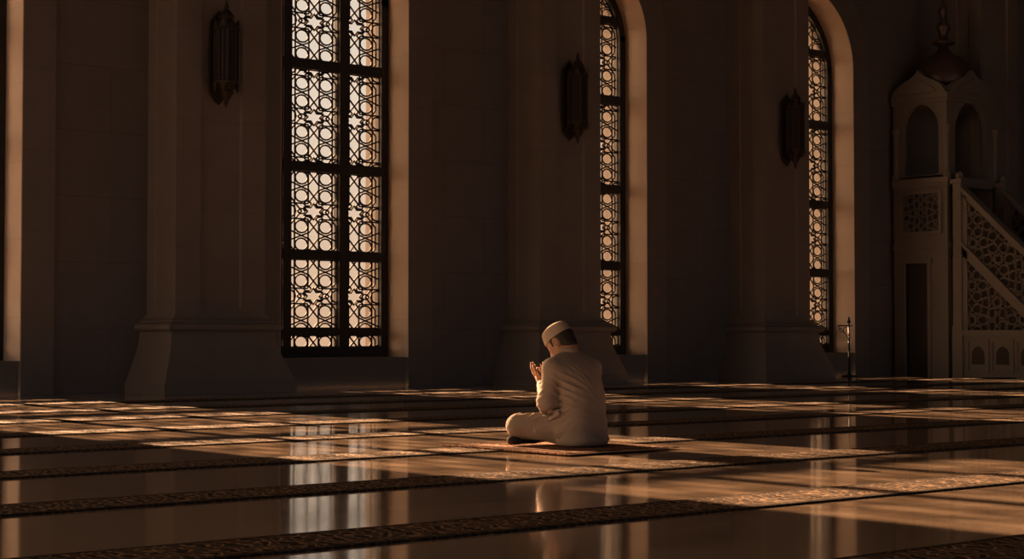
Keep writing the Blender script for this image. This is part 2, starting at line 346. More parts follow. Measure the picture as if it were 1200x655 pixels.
ROWS = [(.565, .73), (.83, 1.79), (1.92, 3.03), (3.16, 4.47), (4.61, 5.78)]
BARS = [(.42, .565), (.73, .83), (1.79, 1.92), (3.03, 3.16), (4.47, 4.61), (5.78, 5.90)]
SILL = .42; GY = .52
def window(i, w):
    x0, x1 = w['x0'], w['x1']; fr = .13
    if i == 0: lights = [(x0+fr, x0+fr+.90), (x0+fr+1.05, x1-fr-1.05), (x1-fr-.90, x1-fr)]
    else:
        r = (x1-fr-.57, x1-fr); c = (r[0]-.15-.80, r[0]-.15); lights = [c, r]
        if c[0]-.13 - (x0+.08) > .1: lights.insert(0, (x0+.08, c[0]-.13))
        elif c[0] < x0+.08: lights = [(x0+.08, r[0]-.15), r]
    root = empty('window_%d' % (i+1), (0, 0, 0)); root['kind'] = 'structure'
    bm = B(); yf, yb = GY-.06, GY+.10
    xsm = [x0] + [v for l in lights for v in l] + [x1]
    prism_o = arch(x0, x1, ZS); top = lambda x: max([q[1] for q in prism_o if abs(q[0]-x) < .12] or [ZS])
    for a, b in zip(xsm[0::2], xsm[1::2]):
        hi = min(top(a), top(b)) if a > x0 and b < x1 else ZS+.1
        box(bm, a, b, yf, yb, SILL, hi)
    for a, b in BARS: box(bm, x0, x1, yf+.01, yb-.01, a, b)
    inn = arch(x0+fr, x1-fr, ZS)
    for (p, q, r_, s_) in zip(prism_o, prism_o[1:], inn[1:], inn): prism_y(bm, [p, q, r_, s_], yf, yb)
    mesh_obj('window_frame', bm, M['frame'], root)
    for li, (a, b) in enumerate(lights):
        star = a + .24*(b-a) if li == len(lights)-1 and i else (a+b)/2
        for (z0, z1) in ROWS + [(5.90, 7.2)]:
            if z0 == 5.90:
                poly = [(x, z) for x, z in inn if z >= z0 and a <= x <= b]
                if len(poly) < 3: continue
                xs_ = [p[0] for p in poly]; poly = [(max(xs_), z0)] + poly + [(min(xs_), z0)]
            elif z1 > ZS:
                poly = [(b, z0)] + [(min(max(x, a), b), z) for x, z in inn if ZS-.01 <= z <= z1 and x > (x0+x1)/2 and x <= b+.1] + [(b if b < x1-fr-.01 else min(b, [x for x, z in inn if z <= z1 and x > (x0+x1)/2][-1]), z1), (a, z1), (a, z0)]
            else: poly = [(a, z0), (b, z0), (b, z1), (a, z1)]
            zc = {.565: .85, .83: 1.28, 1.92: 2.47, 3.16: 3.80, 4.61: 5.15, 5.90: 6.4}[z0]
            bm = B(); straps(bm, poly, star, zc, .40, .25, .022, GY, GY+.014)
            for p, q in zip(poly, poly[1:]+poly[:1]):      # a thin rim ties the straps to the frame
                l = math.hypot(q[0]-p[0], q[1]-p[1])
                if l < .01: continue
                px, pz = -(q[1]-p[1])/l*.012, (q[0]-p[0])/l*.012
                prism_y(bm, [(p[0]-px, p[1]-pz), (q[0]-px, q[1]-pz), (q[0]+px, q[1]+pz), (p[0]+px, p[1]+pz)], GY-.001, GY+.015)
            mesh_obj('lattice_panel', bm, M['lattice'], root)
    bm = B(); pl = [(x1-.02, SILL+.03)] + arch(x0+.02, x1-.02, ZS) + [(x0+.02, SILL+.03)]
    prism_y(bm, pl, GY+.055, GY+.065); mesh_obj('glass_pane', bm, M['glass'], root)
    bm = B(); o_ = arch(x0, x1, ZS); o_ = [(x1, SILL)] + o_ + [(x0, SILL)]        # lining of the jambs and the arch, its stone paled to look lit
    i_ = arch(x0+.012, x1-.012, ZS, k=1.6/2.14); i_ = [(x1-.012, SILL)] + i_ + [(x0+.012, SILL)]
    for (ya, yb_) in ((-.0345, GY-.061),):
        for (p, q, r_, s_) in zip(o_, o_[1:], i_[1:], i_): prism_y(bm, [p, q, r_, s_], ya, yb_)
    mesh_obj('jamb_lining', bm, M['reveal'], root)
    # stone sill block filling the foot of the opening
    bm = B(); box(bm, x0, x1, .06, T-.05, -.02, SILL-.05); box(bm, x0, x1, .03, T, SILL-.05, SILL)
    struct('trim_%d' % (i+5), bm, M['trim'])
for i, w in enumerate(WIN): window(i, w)

# ------------------------------------------------------------------ engaged columns
def rect_ring(bm, x0, x1, y, off, z):
    return [bm.verts.new(p) for p in ((x0-off, 0-.001, z), (x0-off, y-off, z), (x1+off, y-off, z), (x1+off, 0-.001, z))]
def column(x0, x1, label):
    D = .75; root = empty('column', ((x0+x1)/2, 0, 0)); tag(root, label, 'column', 'columns along the window wall')
    cx = (x0+x1)/2; x0 -= cx; x1 -= cx
    bm = B(); prof = [(.30,0),(.30,.13),(.285,.145),(.265,.20),(.235,.28),(.20,.37),(.165,.46),(.135,.55),(.115,.64),(.105,.73),(.10,.78)]
    rr = [rect_ring(bm, x0, x1, -D, o, z) for o, z in prof]
    for a, b in zip(rr, rr[1:]):
        for i in range(4): bm.faces.new([a[i], a[(i+1) % 4], b[(i+1) % 4], b[i]])
    bm.faces.new(rr[0][::-1]); bm.faces.new(rr[-1]); mesh_obj('base', bm, M['column'], root)
    bm = B(); prof = [(.10,.78),(.15,.785)] + [(.13+.045*math.sin(t), .835-.045*math.cos(t)) for t in [PI*k/10 for k in range(1, 10)]] + [(.13,.885),(.09,.895),(.09,.915),(.06,.93),(.035,.955),(.02,.99)]
    rr = [rect_ring(bm, x0, x1, -D, o, z) for o, z in prof]
    for a, b in zip(rr, rr[1:]):
        for i in range(4): bm.faces.new([a[i], a[(i+1) % 4], b[(i+1) % 4], b[i]])
    bm.faces.new(rr[0][::-1]); bm.faces.new(rr[-1]); mesh_obj('base_moulding', bm, M['column'], root)
    bm = B(); w = x1-x0
    prism_z(bm, [(x0, -.001), (x0, -D), (x1, -D), (x1, -.001)], .99, 1.06)
    r = .035; s = .02
    pa, pb = x0+w*.27, x1-w*.27; qa, qb = -D+.26, -.2
    pts = [(x0, -.001), (x0, qb), (x0+s, qb-s), (x0+s, qa+s), (x0, qa), (x0, -D),
           (pa, -D), (pa+s, -D+r), (pb-s, -D+r), (pb, -D), (x1, -D), (x1, qa), (x1-s, qa+s), (x1-s, qb-s), (x1, qb), (x1, -.001)]
    prism_z(bm, pts, 1.06, H-.002); mesh_obj('shaft', bm, M['column'], root)
    return root
COLS = [(10.26, 11.55, 'stone column with flared base standing left of the wide window'),
        (16.22, 17.42, 'stone column with flared base directly behind the praying man'),
        (21.07, 22.20, 'stone column with flared base beside the iron stand and the rightmost arched window'),
        (27.10, 28.30, 'stone column rising behind the domed pulpit')]
for c in COLS: column(*c)

# ------------------------------------------------------------------ floor runners
ordn = ['nearest the camera', 'second from the camera', 'third from the camera', 'the one running under the prayer rug',
        'fifth from the camera', 'sixth from the camera', 'seventh from the camera', 'eighth from the camera', 'closest to the window wall']
for k, lab in enumerate(ordn):
    yc = -19.75 + 3.43 + 1.715*k
    w = .42
    bm = B(); box(bm, -27 if k < 3 else -26.9, 26.9 if k < 7 else 10.1, -w/2, w/2, 0, .008)
    o = mesh_obj('carpet_runner', bm, M['runner']); o.location = (15, yc, .0005)
    tag(o, 'dark patterned carpet runner on the marble, ' + lab, 'carpet', 'carpet runners across the marble floor')

# ------------------------------------------------------------------ wall lanterns on the column faces
def lantern(x, z, label):
    y = -.75
    root = empty('wall_lantern', (x, y, z)); tag(root, label, 'lantern', 'wall lanterns on the columns')
    bm = B(); pts = [(-.13,-.45),(0,-.60),(.13,-.45),(.15,0),(.13,.45),(0,.60),(-.13,.45),(-.15,0)]
    prism_y(bm, pts, -.03, -.001); mesh_obj('back_plate', bm, M['bronze'], root)
    c = (0, -.20, 0)
    bm = B(); lathe(bm, [(.135,-.36),(.165,-.355),(.17,-.33),(.15,-.32)], 8, c, PI/8); lathe(bm, [(.15,.32),(.17,.33),(.165,.355),(.135,.36)], 8, c, PI/8)
    for k in range(8):
        a = 2*PI*(k+.5)/8; px, py = .148*math.cos(a), c[1]+.148*math.sin(a)
        tube(bm, [(px, py, -.33), (px, py, .33)], .012, 6)
        a2 = 2*PI*k/8; px, py = .137*math.cos(a2), c[1]+.137*math.sin(a2); tube(bm, [(px, py, -.33), (px, py, .33)], .006, 6)
    box(bm, -.03, .03, -.1, -.02, -.36, -.33); box(bm, -.03, .03, -.1, -.02, .33, .36)
    mesh_obj('cage', bm, M['bronze'], root)
    bm = B(); lathe(bm, [(.132,-.325),(.132,.325)], 8, c, PI/8); mesh_obj('glass_panel', bm, M['lamp_glass'], root)
    bm = B(); lathe(bm, [(.16,.36),(.15,.39),(.10,.44),(.085,.47),(.10,.49),(.09,.52),(.05,.57),(.025,.60),(.03,.625),(.008,.70)], 8, c, PI/8)
    for k in range(8):
        a = 2*PI*k/8; prism(bm, [(-.045,.36),(.045,.36),(.0,.46)], lambda u, z_: (.16*math.cos(a)-u*math.sin(a), c[1]+.16*math.sin(a)+u*math.cos(a), z_), lambda u, z_: (.15*math.cos(a)-u*math.sin(a), c[1]+.15*math.sin(a)+u*math.cos(a), z_))
    mesh_obj('crown', bm, M['bronze'], root)
    bm = B(); lathe(bm, [(.005,-.66),(.03,-.60),(.02,-.575),(.045,-.55),(.075,-.49),(.095,-.46),(.085,-.43),(.12,-.40),(.155,-.36)], 8, c, PI/8)
    for k in range(8):
        a = 2*PI*k/8; prism(bm, [(-.045,-.36),(.045,-.36),(.0,-.46)], lambda u, z_: (.16*math.cos(a)-u*math.sin(a), c[1]+.16*math.sin(a)+u*math.cos(a), z_), lambda u, z_: (.15*math.cos(a)-u*math.sin(a), c[1]+.15*math.sin(a)+u*math.cos(a), z_))
    mesh_obj('drop_finial', bm, M['bronze'], root)
lantern(10.85, 4.25, 'dark bronze lantern on the column left of the wide window')
lantern(16.78, 4.22, 'dark bronze lantern on the column above the praying man')
lantern(21.62, 4.15, 'dark bronze lantern on the column nearest the domed pulpit')

# ------------------------------------------------------------------ iron stand by the far window
root = empty('iron_stand', (23.86, -.22, 0)); tag(root, 'slim black iron stand with a scrolled side arm beside the rightmost window', 'stand')
bm = B(); tube(bm, [(0,0,.02), (0,0,.95)], .016, 8); lathe(bm, [(.02,.95),(.035,.965),(.035,.98),(.015,1.0),(.02,1.02),(.004,1.06)], 12); mesh_obj('post', bm, M['iron'], root, True)
bm = B(); lathe(bm, [(.13,0),(.13,.015),(.11,.025),(.03,.035),(.02,.06)], 20); mesh_obj('foot', bm, M['iron'], root)
bm = B(); tube(bm, [(-.30,0,.90), (.09,0,.90)], .012, 8)
tube(bm, [(-.24+.07*(1-t/9)*math.cos(t*.9), 0, .80+.07*(1-t/9)*math.sin(t*.9)) for t in range(9)], .008, 6)
tube(bm, [(-.10+.07*(1-t/9)*math.cos(t*.9+1), 0, .81+.07*(1-t/9)*math.sin(t*.9+1)) for t in range(9)], .008, 6)
tube(bm, [(-.30,0,.90), (-.22,0,.80), (-.10,0,.76), (0,0,.66)], .008, 6)
mesh_obj('scroll_arm', bm, M['iron'], root, True)

# ------------------------------------------------------------------ minbar (domed pulpit with a stair)
MX = 25.30; KW = 1.45; KY0, KY1 = -.10, -1.28
root = empty('minbar', (MX, 0, 0)); tag(root, 'carved domed stone pulpit with latticed stair beside the far column', 'pulpit')
def mb(name, bm, mt='minbar', smooth=False, par=None): return mesh_obj(name, bm, M[mt], par or root, smooth)
def round_arch(a, b, zs, n=12, k=.6):
    w = b-a; R = w*k; t = math.acos((R-w/2)/R)
    p = [(b-R+R*math.cos(t*i/n), zs+R*math.sin(t*i/n)) for i in range(n+1)]
    return p + [(a+R-R*math.cos(t*i/n), zs+R*math.sin(t*i/n)) for i in range(n-1, -1, -1)]
def plate_with_arch(bm, u0, u1, z0, z1, a, b, zb, zs, emit):
    """wall plate in (u, z) with an arched hole; emit(bm, outline) extrudes"""
    emit(bm, [(u0, z0), (a, z0), (a, z1), (u0, z1)]); emit(bm, [(b, z0), (u1, z0), (u1, z1), (b, z1)])
    if zb > z0: emit(bm, [(a, z0), (b, z0), (b, zb), (a, zb)])
    p = round_arch(a, b, zs)
    for s_, e_ in zip(p, p[1:]): emit(bm, [s_, e_, (e_[0], z1), (s_[0], z1)])
sideL = lambda bm, o: prism_x(bm, o, 0, .09)
sideR = lambda bm, o: prism_x(bm, o, KW-.09, KW)
front = lambda bm, o: prism_y(bm, o, KY1, KY1+.09)
# lower storey with the side doorway
bm = B()
for em in (sideL, sideR):
    em(bm, [(KY0, 0), (KY0-.20, 0), (KY0-.20, 2.10), (KY0, 2.10)]); em(bm, [(-.92, 0), (KY1, 0), (KY1, 2.10), (-.92, 2.10)])
    em(bm, [(KY0, 2.10), (KY1, 2.10), (KY1, 3.60), (KY0, 3.60)])
box(bm, .09, KW-.09, KY1, KY1+.09, 0, 2.10); box(bm, .09, KW-.09, KY0-.05, KY0, 0, 3.6); box(bm, .05, KW-.05, KY1+.05, KY0-.04, 2.15, 2.30)
mb('lower_walls', bm)
bm = B()
for a, b in ((KY0-.20, KY0-.27), (-.85, -.92)): box(bm, -.03, .0, b, a, 0, 2.03)
box(bm, -.04, .0, -.95, KY0-.17, 2.03, 2.12); mb('door_surround', bm)
M['door_shade'] = mat('doorway_shade', (.045,.035,.027), .6); bm = B(); box(bm, .05, .08, -.85, KY0-.27, 0, 2.03); mb('doorway_shade_panel', bm, 'door_shade')  # dark panel standing for the shade inside the open doorway
bm = B(); box(bm, -.06, KW+.06, KY1-.06, KY0, 3.46, 3.56); box(bm, -.03, KW+.03, KY1-.03, KY0, 3.40, 3.46); mb('string_course', bm); bm = B(); box(bm, -.03, KW+.03, KY1-.03, KY0, 2.28, 2.38); mb('string_course', bm)
# latticed rail panel on the side
bm = B(); straps(bm, [(-1.12, 2.60), (-.34, 2.60), (-.34, 3.28), (-1.12, 3.28)], -.73, 2.94, .17, .17, .012, 0, 1)
for v in bm.verts: v.co = Vector((-.045 + .035*v.co.y, v.co.x, v.co.z))
mb('lattice_panel', bm)
bm = B()
for (a, b, c, d) in ((-1.17, -.29, 3.28, 3.33), (-1.17, -.29, 2.55, 2.60), (-1.17, -1.12, 2.60, 3.28), (-.34, -.29, 2.60, 3.28)): box(bm, -.05, 0, a, b, c, d)
mb('panel_moulding', bm)
bm = B(); box(bm, -.006, -.001, -1.12, -.34, 2.60, 3.28); mb('panel_back', bm, 'minbar_shade')  # dark sheet painting the shade seen through the lattice holes
# canopy with arched openings
bm = B()
plate_with_arch(bm, KY1, KY0, 3.56, 5.0, -1.10, -.32, 3.62, 4.45, sideL); plate_with_arch(bm, KY1, KY0, 3.56, 5.0, -1.10, -.32, 3.62, 4.45, sideR)
plate_with_arch(bm, .09, KW-.09, 3.56, 5.0, .25, KW-.25, 3.56, 4.40, front)
box(bm, .09, KW-.09, KY0-.04, KY0, 3.56, 5.0); box(bm, .05, KW-.05, KY1+.05, KY0-.02, 4.97, 5.02)
mb('canopy', bm)
for a in (0, KW):
    for y in (KY1, KY0+.0):
        bm = B(); lathe(bm, [(.07,3.56),(.07,3.64),(.05,3.67),(.05,4.35),(.06,4.40),(.08,4.46),(.08,4.50)], 10, (a, y - (.0 if y == KY1 else .06), 0)); mb('corner_colonnette', bm)
bm = B(); box(bm, -.07, KW+.07, KY1-.07, KY0, 4.98, 5.07); box(bm, -.04, KW+.04, KY1-.04, KY0, 4.92, 4.98); mb('cornice', bm)
# ogee gables over each face
def ogee(c, hw, z, h):
    L_ = [(-1,0),(-.97,.10),(-.86,.30),(-.70,.45),(-.50,.58),(-.30,.68),(-.14,.80),(-.05,.92),(0,1.0)]
    return [(c+u*hw, z+v*h) for u, v in L_] + [(c-u*hw, z+v*h) for u, v in L_[-2::-1]]
bm = B(); yc = (KY0+KY1)/2
prism_x(bm, ogee(yc, .60, 5.07, .46), -.05, .05); prism_x(bm, ogee(yc, .60, 5.07, .46), KW-.05, KW+.05); prism_y(bm, ogee(KW/2, .72, 5.07, .46), KY1-.05, KY1+.05); mb('gable', bm)
bm = B(); prism_x(bm, ogee(yc, .40, 5.10, .28), -.075, -.051); prism_y(bm, ogee(KW/2, .48, 5.10, .28), KY1-.075, KY1-.051); mb('gable_relief', bm, 'minbar')
dc = (KW/2, yc, 0)
bm = B(); lathe(bm, [(.58,5.03),(.58,5.18),(.54,5.22),(.50,5.26)], 16, dc); mb('drum', bm)
bm = B(); prof = [(.50,5.26),(.52,5.34),(.53,5.42),(.51,5.52),(.46,5.64),(.38,5.75),(.28,5.84),(.17,5.91),(.10,5.98),(.07,6.06)]; n = 48
rings = [[bm.verts.new((dc[0]+r*(1+.035*abs(math.sin(8*PI*i/n)))*math.cos(2*PI*i/n), dc[1]+r*(1+.035*abs(math.sin(8*PI*i/n)))*math.sin(2*PI*i/n), z)) for i in range(n)] for r, z in prof]
for a, b in zip(rings, rings[1:]):
    for i in range(n): bm.faces.new([a[i], a[(i+1) % n], b[(i+1) % n], b[i]])
bm.faces.new(rings[-1]); bm.faces.new(rings[0][::-1]); mb('ribbed_dome', bm, 'dome', True)
bm = B(); lathe(bm, [(.07,6.04),(.20,6.08),(.21,6.12),(.10,6.17),(.08,6.28),(.13,6.36),(.13,6.42),(.07,6.50),(.05,6.62),(.09,6.70),(.05,6.78),(.02,6.84),(.015,7.3),(.002,7.45)], 16, dc); mb('spire', bm, 'dome', True)
# stair: steps, balustrade walls and newels
SY0, SY1 = KY1-.30, -5.3
def railz(y): return 3.36 - (SY0-y)*.90*1.0                  # top of the rail falls towards the room
bm = B(); ns = 9
for k in range(ns):
    y1 = KY1 - k*(KY1-SY1)/ns; y0 = y1-(KY1-SY1)/ns; box(bm, .14, KW-.14, y0, y1, 0, 2.25*(1-(k+.5)/ns))
mb('steps', bm)
for x in (0, KW-.13):
    nw = B(); box(nw, x-.02, x+.15, SY0, SY0+.17, 0, 3.42); box(nw, x-.05, x+.18, SY0-.03, SY0+.20, 3.42, 3.50); box(nw, x-.04, x+.17, SY0-.02, SY0+.19, 0, .9)
    lathe(nw, [(.06,3.50),(.075,3.55),(.06,3.60),(.02,3.64)], 10, (x+.065, SY0+.085, 0)); mb('newel_post', nw)
    ye = SY0-2.55
    bm = B()                                                    # frame of the balustrade: base wall, top rail, mid rail
    box(bm, x, x+.13, ye, SY0, .0, .72); box(bm, x-.03, x+.16, ye, SY0, .72, .82)
    rail = lambda o0, o1, x_a, x_b: prism_x(bm, [(SY0, railz(SY0)-o1), (SY0, railz(SY0)-o0), (ye, railz(ye)-o0), (ye, railz(ye)-o1)], x_a, x_b)
    rail(0, .09, x-.03, x+.16); rail(.09, .16, x+.01, x+.12); rail(.98, 1.06, x-.02, x+.15); rail(1.06, 1.22, x+.01, x+.12)
    box(bm, x+.01, x+.12, SY0-.10, SY0, .82, 3.2)
    mb('balustrade', bm)
    up = B(); poly = [(SY0-.10, railz(SY0-.10)-.98), (SY0-.10, railz(SY0-.10)-.16), (ye, railz(ye)-.16), (ye, railz(ye)-.98)]
    poly = poly[::-1] if False else poly
    def ccw(p):
        A_ = sum(a[0]*b[1]-b[0]*a[1] for a, b in zip(p, p[1:]+p[:1])); return p if A_ > 0 else p[::-1]
    straps(up, ccw(poly), SY0-1.25, 1.75, .22, .22, .016, 0, 1)
    lo = [(SY0-.10, .82), (SY0-.10, railz(SY0-.10)-1.22), (SY0-1.62, .82)]
    straps(up, ccw(lo), SY0-.7, 1.3, .22, .22, .016, 0, 1)
    for v in up.verts: v.co = Vector((x+.025+.04*v.co.y, v.co.x, v.co.z))
    mb('lattice_panel', up)
    bk = B(); prism_x(bk, ccw(poly), x+.075, x+.085); prism_x(bk, ccw(lo), x+.075, x+.085); mb('panel_back', bk, 'minbar_shade')  # dark backing paints the shade behind the stair lattice
    # blind arches along the foot: flat dark plates stand for their shaded hollows
    for k in range(5):
        bl = B(); c = SY0-.32-.5*k
        o = [(c-.13, .22)] + round_arch(c-.13, c+.13, .38)[::-1] + [(c+.13, .22)]
        xx = x-.006 if x == 0 else x+.131
        prism_x(bl, o, xx, xx+.004); mb('blind_arch', bl, 'minbar_shade')
    for k in range(5):
        fr_ = B(); c = SY0-.32-.5*k; xa, xb = (x-.02, x) if x == 0 else (x+.13, x+.15)
        for (a, b, z0, z1) in ((c-.23, c-.19, .08, .66), (c+.19, c+.23, .08, .66), (c-.19, c+.19, .62, .66), (c-.19, c+.19, .08, .12)): box(fr_, xa, xb, a, b, z0, z1)
        mb('arch_moulding', fr_)

# ------------------------------------------------------------------ prayer rug
RUG = (7.30, -11.38, .0)
bm = B(); box(bm, -.50, .50, -.58, .58, 0, .010)
rug = mesh_obj('prayer_rug', bm, M['rug']); rug.location = (RUG[0], RUG[1], .0090); rug.rotation_euler = (0, 0, math.radians(3))
tag(rug, 'reddish patterned prayer rug on the marble under the kneeling man'.replace('kneeling', 'seated'), 'rug')
bm = B()
for (x0, x1, y0, y1) in ((-.47,.47,-.55,-.52), (-.47,.47,.52,.55), (-.47,-.44,-.52,.52), (.44,.47,-.52,.52), (-.38,.38,-.46,-.445), (-.38,.38,.445,.46), (-.38,-.365,-.445,.445), (.365,.38,-.445,.445)): box(bm, x0, x1, y0, y1, .0095, .0115)
M['rug_border'] = cloth('rug_border_pile', (.09,.045,.028)); o = mesh_obj('border_band', bm, M['rug_border'], rug)
bm = B()
bm.free(); M['fringe'] = cloth('rug_fringe', (.40,.26,.16))
for s in (-1, 1):
    bm = B()
    for k in range(70):
        x = -.495 + k*.0143; box(bm, x, x+.006, min(s*.575, s*.605), max(s*.575, s*.605), .001, .006)
    mesh_obj('fringe', bm, M['fringe'], rug)

# ------------------------------------------------------------------ the praying man: signed distance modelling, one surface per garment
class Field:
    def __init__(s, lo, hi, h):
        s.lo = np.array(lo, np.float32); s.h = h
        s.n = np.ceil((np.array(hi)-np.array(lo))/h).astype(int)+1
        s.v = np.full(s.n, .25, np.float32)
    def _sub(s, lo, hi):
        a = np.clip(np.floor((np.array(lo)-s.lo)/s.h).astype(int), 0, s.n-1); b = np.clip(np.ceil((np.array(hi)-s.lo)/s.h).astype(int)+1, 1, s.n)
        ax = [s.lo[i]+s.h*np.arange(a[i], b[i], dtype=np.float32) for i in range(3)]
        return tuple(slice(a[i], b[i]) for i in range(3)), np.meshgrid(*ax, indexing='ij')
    def put(s, fn, lo, hi, k=.02, op='u'):
        m = .06 + k
        sl, (X, Y, Z) = s._sub(np.array(lo)-m, np.array(hi)+m)
        d = fn(X, Y, Z); v = s.v[sl]
        if op == 's': d = -d; 
        if op == 'u':
            hh = np.maximum(k-np.abs(v-d), 0)/max(k, 1e-6); s.v[sl] = np.minimum(v, d)-hh*hh*k*.25
        else:
            hh = np.maximum(k-np.abs(v-d), 0)/max(k, 1e-6); s.v[sl] = np.maximum(v, d)+hh*hh*k*.25
    def cap(s, p, q, r0, r1, k=.02, op='u', inf=0):
        p, q = np.array(p, float), np.array(q, float); r0 += inf; r1 += inf; pa = q-p; L2 = max(pa@pa, 1e-9)
        def fn(X, Y, Z):
            t = np.clip(((X-p[0])*pa[0]+(Y-p[1])*pa[1]+(Z-p[2])*pa[2])/L2, 0, 1)
            return np.sqrt((X-p[0]-t*pa[0])**2+(Y-p[1]-t*pa[1])**2+(Z-p[2]-t*pa[2])**2)-(r0+t*(r1-r0))
        r = max(r0, r1); s.put(fn, np.minimum(p, q)-r, np.maximum(p, q)+r, k, op)
    def ell(s, c, rad, rot=None, k=.02, op='u', inf=0):
        c = np.array(c, float); rad = np.array(rad, float)+inf; Rm = np.array(rot if rot is not None else np.eye(3), float)
        def fn(X, Y, Z):
            d = [X-c[0], Y-c[1], Z-c[2]]
            l = [sum(Rm[j][i]*d[j] for j in range(3)) for i in range(3)]
            k0 = np.sqrt(sum((l[i]/rad[i])**2 for i in range(3)))+1e-9; k1 = np.sqrt(sum((l[i]/rad[i]**2)**2 for i in range(3)))+1e-9
            return k0*(k0-1)/k1
        r = rad.max(); s.put(fn, c-r, c+r, k, op)
    def disp(s, fn):
        _, (X, Y, Z) = s._sub(s.lo, s.lo+s.h*s.n); s.v += fn(X, Y, Z)
    def plane(s, n, d, k=.006):
        """keep the side where n.p < d"""
        _, (X, Y, Z) = s._sub(s.lo, s.lo+s.h*s.n); g = n[0]*X+n[1]*Y+n[2]*Z-d
        hh = np.maximum(k-np.abs(s.v-g), 0)/k; s.v = np.maximum(s.v, g)+hh*hh*k*.25
    def obj(s, name, mt, parent=None, smooth_it=2):
        v = s.v; n = v.shape; ins = v < 0
        # surface nets
        cn = np.zeros((n[0]-1, n[1]-1, n[2]-1), np.int8)
        for dx in (0, 1):
            for dy in (0, 1):
                for dz in (0, 1): cn += ins[dx:n[0]-1+dx, dy:n[1]-1+dy, dz:n[2]-1+dz]
        act = (cn > 0) & (cn < 8); ids = np.full(act.shape, -1, np.int64); idx = np.argwhere(act); ids[act] = np.arange(len(idx))
        acc = np.zeros((len(idx), 3)); cnt = np.zeros(len(idx))
        cor = [(x, y, z) for x in (0, 1) for y in (0, 1) for z in (0, 1)]
        val = {c: v[idx[:, 0]+c[0], idx[:, 1]+c[1], idx[:, 2]+c[2]] for c in cor}
        for a in cor:
            for b in cor:
                if sum(b)-sum(a) == 1 and sum(abs(b[i]-a[i]) for i in range(3)) == 1:
                    va, vb = val[a], val[b]; m = (va < 0) != (vb < 0); t = np.where(m, va/np.where(m, va-vb, 1), 0)
                    for i in range(3): acc[:, i] += np.where(m, a[i]+t*(b[i]-a[i]), 0)
                    cnt += m
        pos = (idx+acc/np.maximum(cnt, 1)[:, None])*s.h+s.lo
        faces = []
        for ax in range(3):
            b_, c_ = [(1, 2), (2, 0), (0, 1)][ax]
            sl0 = [slice(None)]*3; sl1 = [slice(None)]*3; sl0[ax] = slice(0, n[ax]-1); sl1[ax] = slice(1, n[ax])
            e0, e1 = ins[tuple(sl0)], ins[tuple(sl1)]
            for flip, mk in ((False, e0 & ~e1), (True, ~e0 & e1)):
                p = np.argwhere(mk); p = p[(p[:, b_] > 0) & (p[:, c_] > 0) & (p[:, b_] < n[b_]-1) & (p[:, c_] < n[c_]-1)]
                if not len(p): continue
                q = []
                for db, dc_ in ((-1, -1), (0, -1), (0, 0), (-1, 0)):
                    w = p.copy(); w[:, b_] += db; w[:, c_] += dc_; q.append(ids[w[:, 0], w[:, 1], w[:, 2]])
                q = np.stack(q, 1); faces.append(q[:, ::-1] if flip else q)
        F_ = np.concatenate(faces); F_ = F_[(F_ >= 0).all(1)]
        me = bpy.data.meshes.new(name); me.from_pydata(pos.tolist(), [], F_.tolist()); me.update()
        bm = bmesh.new(); bm.from_mesh(me)
        for _ in range(smooth_it): bmesh.ops.smooth_vert(bm, verts=bm.verts, factor=.5, use_axis_x=True, use_axis_y=True, use_axis_z=True)
        # keep the largest connected piece only
        bm.verts.ensure_lookup_table(); seen = set(); best = []
        for v0 in bm.verts:
            if v0.index in seen: continue
            st = [v0]; comp = []; seen.add(v0.index)
            while st:
                u = st.pop(); comp.append(u)
                for e_ in u.link_edges:
                    w = e_.other_vert(u)
                    if w.index not in seen: seen.add(w.index); st.append(w)
            if len(comp) > len(best):
                if best: bmesh.ops.delete(bm, geom=best, context='VERTS') if False else drop.extend(best)
                best = comp
            else: drop.extend(comp)
        if drop: bmesh.ops.delete(bm, geom=drop, context='VERTS'); drop.clear()
        bm.to_mesh(me); bm.free(); me.materials.append(M[mt])
        for p in me.polygons: p.use_smooth = True
        o = bpy.data.objects.new(name, me); C.objects.link(o)
        if parent: o.parent = parent
        return o
drop = []
def rotx(a): c, s = math.cos(a), math.sin(a); return np.array([[1,0,0],[0,c,-s],[0,s,c]])
def rotz(a): c, s = math.cos(a), math.sin(a); return np.array([[c,-s,0],[s,c,0],[0,0,1]])

# joints (x right, y towards the man's front, z up; seat on the rug at z = 0)
J = dict(hipL=(-.095,0,.115), hipR=(.095,0,.115), kneeL=(-.268,.268,.122), kneeR=(.27,.275,.125),
         ankL=(.10,.235,.055), ankR=(-.13,.27,.045), toeL=(.315,.04,.034), toeR=(-.315,.285,.030),
         lum=(0,-.035,.22), chest=(0,.005,.37), up=(0,.05,.49), neck=(0,.085,.575),
         shL=(-.185,.05,.495), shR=(.205,.045,.495), elL=(-.225,.055,.285), elR=(.255,.06,.27),
         wrL=(-.070,.235,.395), wrR=(.070,.245,.395))
HC = np.array((-.005,.125,.657)); HR = rotz(.14) @ rotx(-math.radians(40))*.94          # the head is bowed
hd = lambda *p: HC + HR @ np.array(p, float)
def torso(F, inf=0, k=.05):
    F.ell((-.01,.0,.13), (.160,.140,.125), k=k, inf=inf)
    for s in (-1, 1): F.ell((-.01+s*.068,-.045,.115), (.100,.102,.108), k=k, inf=inf)
    F.ell((0,-.02,.24), (.155,.115,.13), rotx(-.06), k=k, inf=inf)
    F.ell((.005,.005,.36), (.172,.112,.16), rotx(-.15), k=k, inf=inf); F.ell((.01,.015,.45), (.19,.085,.095), rotx(-.2), k=k, inf=inf)
    F.ell((.005,.045,.475), (.165,.085,.075), rotx(-.2), k=k, inf=inf)
    for s, a in ((-1, 'shL'), (1, 'shR')):
        F.cap((s*.035,.065,.545), J[a], .040, .050, k=k, inf=inf)
